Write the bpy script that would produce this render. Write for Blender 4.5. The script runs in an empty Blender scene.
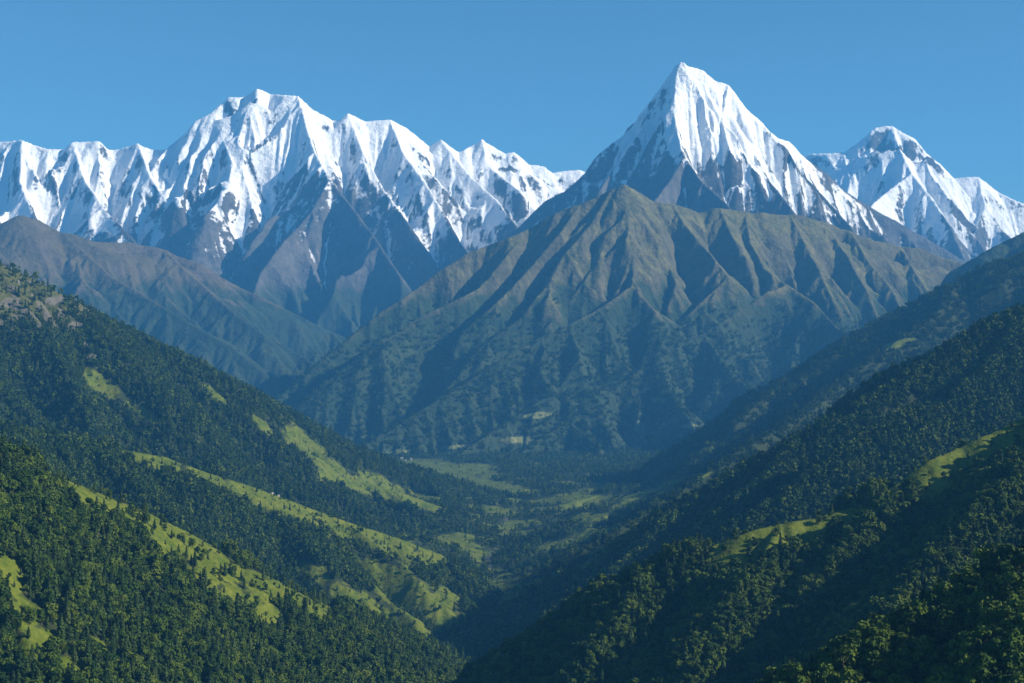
import bpy, math, random
import numpy as np

# ------------------------------------------------------------------ camera, sky, sun, exposure
scene = bpy.context.scene
random.seed(7)
R = math.radians
FPX = 1407.0                      # focal length in pixels of the 1024 px wide picture
CAM_Z = 2000.0
SUN_EL, SUN_AZ = 29.5, 101.0       # azimuth clockwise from the view direction (+Y)
SUN_STRENGTH, SKY_STRENGTH, EXPOSURE = 5.0, 0.060, 0.87
SKY_TINT = (0.72, 1.04, 1.0, 1)
HAZE_DENSITY = 2.85e-5
HAZE_COLOR = (0.10, 0.43, 0.92, 1)

cam_data = bpy.data.cameras.new('camera')
cam_data.sensor_width = 36.0
cam_data.lens = 36.0 * FPX / 1024.0
cam_data.clip_start = 1.0
cam_data.clip_end = 200000.0
cam = bpy.data.objects.new('camera', cam_data)
cam.location = (0, 0, CAM_Z)
cam.rotation_euler = (R(90), 0, 0)
scene.collection.objects.link(cam)
scene.camera = cam

world = bpy.data.worlds.new('World')
scene.world = world
world.use_nodes = True
wn = world.node_tree
bg = wn.nodes['Background']
sky = wn.nodes.new('ShaderNodeTexSky')
sky.sky_type = 'NISHITA'
sky.sun_disc = False
sky.sun_elevation = R(SUN_EL)
sky.sun_rotation = R(SUN_AZ)
sky.altitude = 2000.0
sky.air_density = 1.2
sky.dust_density = 0.1
sky.ozone_density = 6.0
tint = wn.nodes.new('ShaderNodeMix'); tint.data_type = 'RGBA'; tint.blend_type = 'MULTIPLY'
tint.inputs[0].default_value = 1.0; tint.inputs[7].default_value = SKY_TINT
wn.links.new(sky.outputs[0], tint.inputs[6])
wn.links.new(tint.outputs[2], bg.inputs[0])
bg.inputs[1].default_value = SKY_STRENGTH

sun_data = bpy.data.lights.new('sun', 'SUN')
sun_data.energy = SUN_STRENGTH
sun_data.angle = R(0.5)
sun_data.color = (1.0, 0.91, 0.76)
sun = bpy.data.objects.new('sun', sun_data)
sun.rotation_euler = (R(90 - SUN_EL), 0, R(180 - SUN_AZ))
sun.location = (6000, 0, 9000)
scene.collection.objects.link(sun)

scene.view_settings.view_transform = 'Standard'
scene.view_settings.look = 'None'
scene.view_settings.gamma = 1.0
scene.view_settings.exposure = EXPOSURE
scene.cycles.use_denoising = True
scene.cycles.max_bounces = 4
scene.cycles.diffuse_bounces = 2
scene.cycles.transparent_max_bounces = 4
scene.cycles.volume_bounces = 1

# ------------------------------------------------------------------ helpers
def tag(o, label=None, cat=None, group=None, kind=None):
    if label: o['label'] = label
    if cat: o['category'] = cat
    if group: o['group'] = group
    if kind: o['kind'] = kind
    return o

def world_pt(px, py, Y):
    """a direction in the picture at the depth Y metres, as a point in the place"""
    return ((px - 512.0) / FPX * Y, Y, CAM_Z + (341.5 - py) / FPX * Y)

def project(x, y, z):
    yy = np.maximum(y, 1.0)
    return 512.0 + x / yy * FPX, 341.5 - (z - CAM_Z) / yy * FPX

# --- gradient noise on arrays
_rs = np.random.RandomState(11)
_perm = _rs.permutation(512)
_perm = np.concatenate([_perm, _perm, _perm])
_ang = _rs.rand(512) * 2 * np.pi
_gx, _gy = np.cos(_ang), np.sin(_ang)

def noise2(x, y, seed=0):
    x = x + seed * 37.13; y = y + seed * 91.7
    xi = np.floor(x).astype(np.int64); yi = np.floor(y).astype(np.int64)
    xf = x - xi; yf = y - yi
    u = xf * xf * xf * (xf * (xf * 6 - 15) + 10); v = yf * yf * yf * (yf * (yf * 6 - 15) + 10)
    def g(i, j, dx, dy):
        h = _perm[(_perm[i & 511] + j) & 511]
        return _gx[h] * dx + _gy[h] * dy
    a = g(xi, yi, xf, yf); b = g(xi + 1, yi, xf - 1, yf)
    c = g(xi, yi + 1, xf, yf - 1); d = g(xi + 1, yi + 1, xf - 1, yf - 1)
    return (a + (b - a) * u + ((c + (d - c) * u) - (a + (b - a) * u)) * v) * 1.5

def fbm(x, y, scale, octaves=4, gain=0.5, seed=0, ridged=False):
    out = np.zeros_like(x); amp = 1.0; tot = 0.0; f = 1.0 / scale
    for k in range(octaves):
        n = noise2(x * f, y * f, seed + k * 3.1)
        if ridged: n = 1.0 - 2.0 * np.abs(n)
        out += amp * n; tot += amp; amp *= gain; f *= 2.03
    return out / tot

def blur(z, r):
    """box blur, three passes, edges held"""
    for _ in range(2):
        for ax in (0, 1):
            p = np.pad(z, [(r + 1, r) if a == ax else (0, 0) for a in (0, 1)], mode='edge')
            c = np.cumsum(p, axis=ax)
            n = z.shape[ax]
            hi = np.take(c, np.arange(2 * r + 1, 2 * r + 1 + n), axis=ax)
            lo = np.take(c, np.arange(0, n), axis=ax)
            z = (hi - lo) / (2 * r + 1)
    return z

def maxfilter(z, r):
    for ax in (0, 1):
        p = np.pad(z, [(r, r) if a == ax else (0, 0) for a in (0, 1)], mode='edge'); n = z.shape[ax]
        w = 2 * r + 1; k = 1
        while k * 2 <= w:
            m = p.shape[ax] - k
            p = np.maximum(np.take(p, np.arange(m), axis=ax), np.take(p, np.arange(k, k + m), axis=ax)); k *= 2
        p = np.maximum(np.take(p, np.arange(n), axis=ax), np.take(p, np.arange(w - k, w - k + n), axis=ax))
        z = p
    return z

def smooth01(x, a, b):
    t = np.clip((x - a) / (b - a), 0, 1)
    return t * t * (3 - 2 * t)

# --- river erosion (stream power with a slope limit), all by pointer doubling
_NB = [(-1, -1), (-1, 0), (-1, 1), (0, -1), (0, 1), (1, -1), (1, 0), (1, 1)]
def erode(z, keep_w, keep_z, fixed, cell, k, iters, cap, m=0.5, amax=4000.0):
    ny, nx = z.shape; N = ny * nx
    ids = np.arange(N).reshape(ny, nx)
    A = None
    cap_is_field = isinstance(cap, np.ndarray)
    for it in range(iters):
        for _ in range(3 if it else 40):                      # lift small pits
            p = np.pad(z, 1, mode='constant', constant_values=1e9)
            mn = np.full_like(z, 1e9)
            for dy, dx in _NB:
                np.minimum(mn, p[1 + dy:1 + dy + ny, 1 + dx:1 + dx + nx], out=mn)
            pit = (z <= mn) & ~fixed
            if not pit.any(): break
            z = np.where(pit, mn + 0.02 * cell, z)
        p = np.pad(z, 1, mode='constant', constant_values=1e9)
        best = np.zeros_like(z); rec = np.full((ny, nx), N); dist = np.ones_like(z)
        for dy, dx in _NB:
            d = cell * (1.41421 if dy and dx else 1.0)
            s = (z - p[1 + dy:1 + dy + ny, 1 + dx:1 + dx + nx]) / d
            up = s > best
            best = np.where(up, s, best)
            rec = np.where(up, ids + dy * nx + dx, rec)
            dist = np.where(up, d, dist)
        rec[fixed] = N
        r0 = np.concatenate([rec.ravel(), [N]])
        r = r0.copy(); Acc = np.ones(N + 1); Acc[N] = 0
        rounds = int(math.ceil(math.log2(2.2 * (nx + ny))))
        for _ in range(rounds):                               # drained area
            add = np.bincount(r, weights=Acc, minlength=N + 1); add[N] = 0
            Acc = Acc + add; r = r[r]
        A = Acc[:N]
        F = k * np.minimum(A, amax) ** m
        F[rec.ravel() == N] = 0
        a = np.concatenate([z.ravel() / (1 + F), [0.0]]); b = np.concatenate([F / (1 + F), [0.0]])
        a[:N][rec.ravel() == N] = z.ravel()[rec.ravel() == N]
        r = r0.copy()
        for _ in range(rounds):
            a = a + b * a[r]; b = b * b[r]; r = r[r]
        zn = a
        c = np.concatenate([((cap if not cap_is_field else cap) * dist).ravel(), [1e12]])
        c[:N][rec.ravel() == N] = 1e12
        r = r0.copy(); zn[N] = 1e12
        for _ in range(rounds):
            zn = np.minimum(zn, c + zn[r]); c = c + c[r]; r = r[r]
        zn = zn[:N].reshape(ny, nx)
        z = zn * (1 - keep_w) + keep_z * keep_w
    return z, A.reshape(ny, nx)

def up2(z, ny, nx):
    """bilinear resampling to ny x nx"""
    yy = np.linspace(0, z.shape[0] - 1, ny); xx = np.linspace(0, z.shape[1] - 1, nx)
    y0 = np.minimum(yy.astype(int), z.shape[0] - 2); x0 = np.minimum(xx.astype(int), z.shape[1] - 2)
    fy = (yy - y0)[:, None]; fx = (xx - x0)[None, :]
    g = lambda i, j: z[np.ix_(y0 + i, x0 + j)]
    return (g(0, 0) * (1 - fy) * (1 - fx) + g(0, 1) * (1 - fy) * fx + g(1, 0) * fy * (1 - fx) + g(1, 1) * fy * fx)

# ground level of the valley along its length (metres above the sea)
def ground_z(x, y):
    return CAM_Z + np.interp(y, [-40000, 0, 3000, 4500, 6500, 9900, 11500, 14000, 20000, 28000, 60000],
                             [-1300, -1150, -1060, -1000, -965, -915, -905, -840, -500, -200, -200])

def densify(line, rng, steps, djit, pjit, others=()):
    """a crest traced as (px, py, Y): more points between, wandering in depth and slightly in height"""
    out = []
    P = [np.array(q, float) for q in line]
    for a, b in zip(P[:-1], P[1:]):
        for s in range(steps):
            out.append(a + (b - a) * s / steps)
    out.append(P[-1])
    out = np.array(out)
    n = len(out)
    t = np.cumsum(np.concatenate([[0], np.hypot(np.diff(out[:, 0]), np.diff(out[:, 1]))]))
    sd = rng.rand() * 1000
    wob = fbm(t, t * 0 + sd, 38.0, 4, 0.6)
    edge = np.minimum(1, t / 30.0) if len(others) else 1.0
    out[:, 2] *= 1 + djit * wob * edge
    if len(others):                       # a spur leaves the line it branches from where that line really runs
        o = np.concatenate(others)
        ox, oy = project(o[:, 0], o[:, 1], o[:, 2])
        dd = np.hypot(ox - out[0, 0], oy - out[0, 1]); i = int(dd.argmin())
        if dd[i] < 12:
            out[:, 2] += (o[i, 1] - out[0, 2]) * np.exp(-t / 45.0)
            out[:, 1] += (oy[i] - out[0, 1]) * np.exp(-t / 15.0)
            out[:, 0] += (ox[i] - out[0, 0]) * np.exp(-t / 15.0)
    out[:, 1] += pjit * edge * fbm(t, t * 0 + sd + 77, 7.0, 3, 0.65)
    return np.array([world_pt(*q) for q in out])

def side_spurs(lines, rng, spec, s0):
    """smaller spurs that branch off the traced ones and run down their flanks; spec = (spacing, length, steepness)"""
    if not spec: return []
    spacing, length, steep = spec
    out = []
    src = [l[0] for l in lines]
    for level in (0, 1):
        nxt = []
        for pts in src:
            seg = np.hypot(*np.diff(pts[:, :2], axis=0).T); t = np.concatenate([[0], np.cumsum(seg)])
            u = spacing * (.3 + .7 * rng.rand()); side = 1
            while u < t[-1]:
                side = -side if rng.rand() < .8 else side
                P = np.array([np.interp(u, t, pts[:, k]) for k in range(3)])
                k = min(np.searchsorted(t, u), len(pts) - 1)
                dv = pts[k, :2] - pts[k - 1, :2]; dv = dv / (np.hypot(*dv) + 1e-6)
                if pts[k, 2] > pts[k - 1, 2]: dv = -dv                  # along the line, downhill
                fall = min(.9, abs(pts[k, 2] - pts[k - 1, 2]) / (np.hypot(*(pts[k, :2] - pts[k - 1, :2])) + 1e-6) / s0)
                ang = side * math.radians(90 - 55 * fall + rng.uniform(-18, 18))
                d = np.array([dv[0] * math.cos(ang) - dv[1] * math.sin(ang), dv[0] * math.sin(ang) + dv[1] * math.cos(ang)])
                ln = length * (.3 + 1.5 * rng.rand() ** 2) * (1.0 if level == 0 else .45); n = 5
                q = [P - np.array([0, 0, 6.0])]; bend = rng.uniform(-.22, .22); sl = s0 * steep * rng.uniform(.85, 1.1)
                for j in range(n):
                    cs, sn = math.cos(bend), math.sin(bend)
                    d = np.array([d[0] * cs - d[1] * sn, d[0] * sn + d[1] * cs]); bend += rng.uniform(-.2, .2)
                    st = ln / n
                    q.append(q[-1] + np.array([d[0] * st, d[1] * st, -sl * st * rng.uniform(.75, 1.25)]))
                q = np.array(q)
                out.append((q, 0.0, length * (.5 if level == 0 else .3))); nxt.append(q)
                u += spacing * (.3 + 1.5 * rng.rand() ** 1.5) * (1.0 if level == 0 else .6)
        src = nxt
    return out

TERRAINS = []
def T_rel(Z, G): return np.clip((Z - G) / 120.0, 0, 1)
class Terrain: pass

def make_terrain(name, crests, cell, s0, D, seed, noise_amp=0.12, noise_scale=900.0, k=0.035, iters=(24, 12), cap=0.95,
                 back=900.0, front=None, xpad=300.0, djit=0.02, pjit=1.5, steps=3, floor_drop=40.0, bounds=None, spur_keep=0.55,
                 asym=1.0, ridged=0.5, border=450.0, lift_w=260.0, fine=2.0, spurs=None, rel0=.08, flute=None, skip=0):
    rng = np.random.RandomState(seed)
    lines = []
    for j, c in enumerate(crests):
        w = 1.0 if j == 0 else spur_keep
        dd, pp = djit, pjit
        if isinstance(c, dict):
            w = c.get('w', w); dd = c.get('djit', djit); pp = c.get('pjit', pjit); c = c['p']
        lines.append((densify(c, rng, steps, dd, pp, [l[0] for l in lines]), w, 0))
    allp = np.concatenate([l[0] for l in lines])
    lines += side_spurs(lines[skip:], rng, spurs, s0)
    if bounds is None:
        x0, x1 = allp[:, 0].min() - xpad, allp[:, 0].max() + xpad
        y0, y1 = allp[:, 1].min() - (front if front is not None else 1500.0), allp[:, 1].max() + back
    else:
        x0, x1, y0, y1 = bounds
    def grid(c):
        nx = int((x1 - x0) / c) + 1; ny = int((y1 - y0) / c) + 1
        return np.meshgrid(x0 + np.arange(nx) * (x1 - x0) / (nx - 1), y0 + np.arange(ny) * (y1 - y0) / (ny - 1))
    def base(X, Y):
        H = np.full(X.shape, -1e9); KW = np.zeros(X.shape); DM = np.full(X.shape, 1e9); PT = np.zeros(X.shape); PD = np.zeros(X.shape); run = 0.0
        c = (X[0, 1] - X[0, 0])
        # slopes vary from place to place
        sv = s0 * (1 + 0.25 * fbm(X, Y, noise_scale * 1.7, 3, 0.5, seed + 5))
        for pts, w, reach in lines:
            for p, q in zip(pts[:-1], pts[1:]):
                if reach:
                    i0 = max(0, int((min(p[0], q[0]) - reach - x0) / c)); i1 = min(X.shape[1], int((max(p[0], q[0]) + reach - x0) / c) + 2)
                    j0 = max(0, int((min(p[1], q[1]) - reach - y0) / c)); j1 = min(X.shape[0], int((max(p[1], q[1]) + reach - y0) / c) + 2)
                    if i1 - i0 < 2 or j1 - j0 < 2: continue
                    sl = (slice(j0, j1), slice(i0, i1))
                else:
                    sl = (slice(None), slice(None))
                Xs, Ys = X[sl], Y[sl]
                ex, ey = q[0] - p[0], q[1] - p[1]
                L2 = ex * ex + ey * ey + 1e-6
                t = np.clip(((Xs - p[0]) * ex + (Ys - p[1]) * ey) / L2, 0, 1)
                dx = Xs - (p[0] + t * ex); dy = Ys - (p[1] + t * ey)
                d = np.sqrt(dx * dx + dy * dy)
                h = p[2] + (q[2] - p[2]) * t - sv[sl] * d / (1 + d / D)
                up = h > H[sl]
                H[sl] = np.where(up, h, H[sl]); PT[sl] = np.where(up, run + t * L2 ** .5, PT[sl]); PD[sl] = np.where(up, d, PD[sl])
                run += L2 ** .5
                if not reach: DM[sl] = np.minimum(DM[sl], d)
        return H, (PT, PD), DM
    def rim(X, Y, H, DM, G):
        # the sheet sinks under the ground towards its border
        e = np.minimum(np.minimum(X - x0, x1 - X), np.minimum(Y - y0, y1 - Y))
        f = smooth01(e, 0.0, border)
        return G - 40 + (H - G + 40) * f
    def regain(Z, H, r):
        """bring the worn surface as a whole back up to the traced shape, keeping its valleys and ribs"""
        return Z + blur(maxfilter(H, r) - maxfilter(Z, r), r) * np.clip((H - G) / 300.0, 0, 1)
    def lift(Z, H, DM, c, sig, amount=1.0):
        """raise the worn crest and spurs back to their traced height, and the slopes beside them with it"""
        W = np.zeros_like(Z)
        for pts, w, reach in lines:
            if w <= 0: continue
            n = max(2, int(np.hypot(*(np.diff(pts[:, :2], axis=0).T)).sum() / (c * .7)))
            t = np.concatenate([[0], np.cumsum(np.hypot(*(np.diff(pts[:, :2], axis=0).T)))])
            u = np.linspace(0, t[-1], n)
            ix = np.rint((np.interp(u, t, pts[:, 0]) - x0) / (x1 - x0) * (Z.shape[1] - 1)).astype(int)
            iy = np.rint((np.interp(u, t, pts[:, 1]) - y0) / (y1 - y0) * (Z.shape[0] - 1)).astype(int)
            ok = (ix >= 0) & (iy >= 0) & (ix < Z.shape[1]) & (iy < Z.shape[0])
            W[iy[ok], ix[ok]] = np.maximum(W[iy[ok], ix[ok]], w)
        D_ = (H - Z) * W
        r = max(1, int(sig / c))
        Z = Z + amount * blur(D_, r) / (blur(W, r) + 1e-9) * np.exp(-(DM / (1.6 * sig)) ** 2)
        top = H + 0.22 * DM + 1.5 * c                               # never far above the traced shape
        w = 2.0 * c
        return top - w * np.logaddexp(0.0, -(Z - top) / w)
    # coarse pass
    c2 = cell * 2
    X, Y = grid(c2)
    H, KW, DM = base(X, Y)
    G = ground_z(X, Y) - floor_drop
    H = rim(X, Y, H, DM, G)
    rel2 = np.minimum(1.0, DM / noise_scale / .6 + rel0)
    n = (1 - ridged) * fbm(X, Y, noise_scale, 5, 0.5, seed) + ridged * fbm(X, Y, noise_scale * 0.7, 5, 0.55, seed + 9, True)
    Z = H + rel2 * n * noise_amp * noise_scale
    fixed = Z <= G
    Z = np.maximum(Z, G)
    kf = (k * np.exp(0.7 * fbm(X, Y, noise_scale * .5, 4, .6, seed + 15))).ravel()
    cf = cap * np.exp(0.35 * fbm(X, Y, noise_scale * .4, 3, .6, seed + 16))
    Z, A = erode(Z, 0.0, H, fixed, c2, kf * .55, iters[0], cf)
    Z = regain(Z, H, max(3, int(lift_w / c2)))
    for f_ in (.5, .25, .12):
        Z = lift(Z, H, DM, c2, max(lift_w * f_, c2))
    # fine pass
    X, Y = grid(cell)
    H, KW, DM = base(X, Y)
    G = ground_z(X, Y) - floor_drop
    H = rim(X, Y, H, DM, G)
    ny, nx = X.shape
    Z = up2(Z, ny, nx)
    Z += np.minimum(DM / 60.0 + .2, 1.0) * cell * fine * (.5 * fbm(X, Y, cell * 9, 4, 0.65, seed + 21) + .5 * fbm(X, Y, cell * 14, 4, 0.65, seed + 22, True))
    if flute:                                  # runnels straight down the flanks
        lam, amp = flute
        PT, PD = KW
        wob = fbm(X, Y, lam * 6, 3, .6, seed + 27)
        fl = .6 * (1 - 2 * np.abs(noise2(PT / lam + .9 * wob, PD / (lam * 9), seed + 28))) + .4 * (1 - 2 * np.abs(noise2(PT / (lam * .45) + 1.4 * wob, PD / (lam * 4), seed + 29)))
        Z += amp * fl * np.clip(PD / (lam * 1.2), 0, 1) * (.55 + .45 * np.clip(1.5 * fbm(X, Y, lam * 9, 2, .5, seed + 30) + .5, 0, 1))
    fixed = Z <= G
    kf = (k * .8 * np.exp(0.7 * fbm(X, Y, noise_scale * .25, 4, .6, seed + 17))).ravel()
    cf = cap * 1.1 * np.exp(0.35 * fbm(X, Y, noise_scale * .2, 4, .6, seed + 18))
    Z, A = erode(Z, 0.0, H, fixed, cell, kf, iters[1], cf)
    Z = regain(Z, H, max(4, int(.6 * lift_w / cell)))
    for f_ in (.3, .15):
        Z = lift(Z, H, DM, cell, max(lift_w * f_, cell * 2.2))
    Z = lift(Z, H, DM, cell, cell * 2.2)
    Z += cell * .55 * fbm(X, Y, cell * 5, 3, .6, seed + 41, True) * np.minimum(T_rel(Z, G), 1)
    T = Terrain()
    T.name, T.X, T.Y, T.Z, T.A, T.DM, T.cell, T.seed = name, X, Y, Z, A, DM, cell, seed
    gy, gx = np.gradient(Z, Y[:, 0], X[0, :])
    T.slope = np.hypot(gx, gy)
    T.gx, T.gy = gx, gy
    T.conv = (Z - blur(Z, 4)) / cell
    T.conv_big = (Z - blur(Z, 14)) / cell
    T.flow = np.log2(A) / 12.0
    T.px, T.py = project(X, Y, Z)
    T.masks = {}
    TERRAINS.append(T)
    return T

def build_terrain(T, material, label, cat, attrs=('snow', 'grass', 'meadow', 'tint')):
    X, Y, Z = T.X, T.Y, T.Z
    ny, nx = X.shape
    co = np.stack([X, Y, Z], -1).reshape(-1, 3).astype(np.float32)
    idx = np.arange(ny * nx).reshape(ny, nx)
    q = np.stack([idx[:-1, :-1], idx[:-1, 1:], idx[1:, 1:], idx[1:, :-1]], -1).reshape(-1, 4)
    deep = (Z < ground_z(X, Y) - 30).ravel()
    q = q[~deep[q].all(1)]
    used = np.zeros(ny * nx, bool); used[q.ravel()] = True
    remap = np.cumsum(used) - 1
    co = co[used]; q = remap[q]
    me = bpy.data.meshes.new(T.name)
    me.vertices.add(len(co)); me.vertices.foreach_set('co', co.ravel())
    me.loops.add(q.size); me.loops.foreach_set('vertex_index', q.ravel().astype(np.int32))
    me.polygons.add(len(q))
    me.polygons.foreach_set('loop_start', np.arange(0, q.size, 4, dtype=np.int32))
    me.update(calc_edges=True)
    me.polygons.foreach_set('use_smooth', np.ones(len(q), bool))
    for a in attrs:
        v = T.masks.get(a)
        if v is None: continue
        at = me.attributes.new(a, 'FLOAT', 'POINT')
        at.data.foreach_set('value', v.ravel()[used].astype(np.float32))
    me.materials.append(material)
    o = bpy.data.objects.new(T.name, me)
    scene.collection.objects.link(o)
    tag(o, label, cat, kind='structure')
    T.obj = o
    return o

# ------------------------------------------------------------------ the mountains, far to near
# left snow massif
L1 = make_terrain('snow_mountain', [
    [(-190,150,22600),(-120,132,22400),(-60,150,22300),(0,141,22000),(22,139,22000),(45,148,22000),(64,149,22050),(73,142,22000),(100,141,21900),(108,149,21950),(120,149,22000),
     (138,142,21900),(150,148,21950),(170,149,22000),(185,133,22000),(196,120,21950),(207,115,21900),(218,106,21950),(229,97,22000),(245,96,22000),(257,88,22000),(270,93,22000),(298,95,21900),(312,108,21900),
     (333,120,22000),(340,119,22000),(348,113,22000),(365,121,22050),(378,120,22100),(390,118,22100),(406,127,22200),(429,145,22400),(441,139,22400),(459,152,22500),(470,146,22600),(482,138,22600),(492,145,22700),
     (506,153,22800),(513,151,22800),(529,164,23000),(545,166,23000),(552,172,23000),(577,169,23000),(640,180,23200)],
    [(300,95,21900),(305,118,21500),(314,148,20900),(330,178,20300),(352,205,19600),(378,240,18900),(400,275,18200)],
    [(330,178,20300),(312,210,19700),(285,240,19000),(262,270,18300),(250,300,17700)],
    {'p':[(390,118,22100),(402,150,21500),(425,180,20900),(445,215,20300),(462,245,19700)],'w':.3},
    {'p':[(441,139,22400),(470,175,21800),(498,200,21200),(515,225,20700)],'w':.3},
    {'p':[(348,113,22000),(362,150,21500),(385,190,20900),(410,225,20200),(430,255,19600)],'w':.2},
    {'p':[(482,138,22600),(488,165,22200),(520,190,21800)],'w':.2},
    {'p':[(207,115,21900),(222,135,21500),(232,160,21000),(228,190,20500),(205,215,20000)],'w':.4},
    {'p':[(138,142,21900),(150,175,21300),(170,205,20700),(185,235,20100),(205,265,19400)],'w':.4},
    {'p':[(73,142,22000),(85,180,21300),(110,215,20500),(135,240,19800)],'w':.3},
    {'p':[(22,139,22000),(20,180,21300),(35,215,20500)],'w':.3},
    ], cell=17, s0=1.44, D=18000, seed=3, flute=(120,46), fine=5.0, rel0=.35, spurs=(420,1000,.74), noise_amp=.288, noise_scale=800, k=0.055, iters=(22,20), cap=2.0, back=900, front=3200, xpad=300, steps=2, djit=.012, pjit=2.0)
# the far right snow peak
L2 = make_terrain('snow_mountain', [
    [(740,175,25600),(790,158,25400),(813,153,25200),(844,152,25100),(852,146,25000),(859,141,25000),(867,134,25000),(875,127,25000),(892,125,25000),(903,132,25000),(914,137,25000),(926,152,25000),(940,163,24900),
     (954,177,24900),(978,176,24800),(986,182,24800),(995,189,24800),(1010,197,24700),(1023,203,24700),(1060,215,24600),(1100,200,24600),(1180,225,24600)],
    [(888,125,25000),(900,150,24500),(912,172,24000),(930,195,23500),(950,225,22800),(962,255,22000)],
    {'p':[(912,172,24000),(885,192,23500),(870,205,23000),(900,235,22300)],'w':.35},
    {'p':[(978,176,24800),(985,205,24200),(975,235,23500),(990,260,22800)],'w':.35},
    {'p':[(844,152,25100),(850,180,24500),(845,205,23900)],'w':.2},
    ], cell=20, s0=1.40, D=18000, seed=17, flute=(110,32), fine=5.0, rel0=.25, spurs=(420,1000,.74), noise_amp=0.18, noise_scale=700, k=0.05, iters=(20,20), cap=1.9, back=900, front=2500, xpad=200, steps=2, djit=.01, pjit=1.6)
# the pointed peak
L3 = make_terrain('snow_mountain', [
    [(480,262,18600),(520,225,18600),(545,200,18700),(565,190,18800),(577,180,18850),(585,172,18900),(594,158,18900),(605,148,18900),(620,137,18950),(632,126,19000),(645,108,19000),(658,90,19000),(668,75,19000),(676,64,19000),(681,61,19000),(688,65,19000),
     (702,69,19050),(715,80,19100),(728,84,19150),(738,97,19200),(748,110,19250),(757,117,19300),(770,131,19400),(778,138,19400),(790,141,19500),(800,152,19500),(812,163,19600),(826,172,19600),(838,184,19700),(850,194,19700),(870,206,19800),
     (895,220,19900),(925,237,20000),(960,258,20100),(1000,280,20200)],
    {'p':[(679,61,19000),(675,85,18750),(674,110,18450),(679,135,18100),(684,155,17750),(700,178,17300),(725,200,16800),(745,225,16300)],'w':.9,'djit':.003},
    {'p':[(684,155,17750),(670,180,17300),(655,200,16900),(640,225,16400)],'w':.5},
    {'p':[(800,152,19500),(805,175,19100),(828,200,18600),(850,225,18000)],'w':.5},
    {'p':[(748,110,19250),(752,145,18700),(765,175,18100),(790,205,17500)],'w':.3},
    {'p':[(632,126,19000),(618,160,18500),(600,190,18000)],'w':.3},
    {'p':[(728,84,19150),(722,120,18600),(730,150,18100)],'w':.2},
    ], cell=15, s0=1.57, D=21000, seed=29, flute=(85,24), fine=5.0, rel0=.25, spurs=(330,800,.76), noise_amp=0.16, noise_scale=600, k=0.04, iters=(20,20), cap=2.3, back=800, front=2200, xpad=200, steps=2, djit=.006, pjit=1.4)
# brown ridge below the left massif
L5 = make_terrain('mountain', [
    [(-150,205,15200),(-70,222,15400),(0,223,15600),(18,214,15700),(38,219,15800),(62,231,15900),(95,240,16000),(130,241,16200),(165,250,16400),(200,262,16500),(235,283,16600),(270,300,16600),(305,318,16600),(340,335,16600),(372,352,16600)],
    {'p':[(62,231,15900),(110,275,15200),(170,310,14600),(230,345,14000),(280,385,13500)],'w':.3},
    {'p':[(165,250,16400),(220,300,15600),(265,335,14900)],'w':.3},
    {'p':[(-30,222,15600),(20,275,14800),(70,330,14000)],'w':.3},
    ], cell=14, s0=0.84, D=18000, seed=41, fine=4.5, rel0=.3, flute=(110,26), spurs=(380,800,.7), noise_amp=.2, noise_scale=800, k=.020, iters=(22,12), cap=1.15, back=600, front=3400, xpad=500, djit=.012, pjit=3.0)
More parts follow.
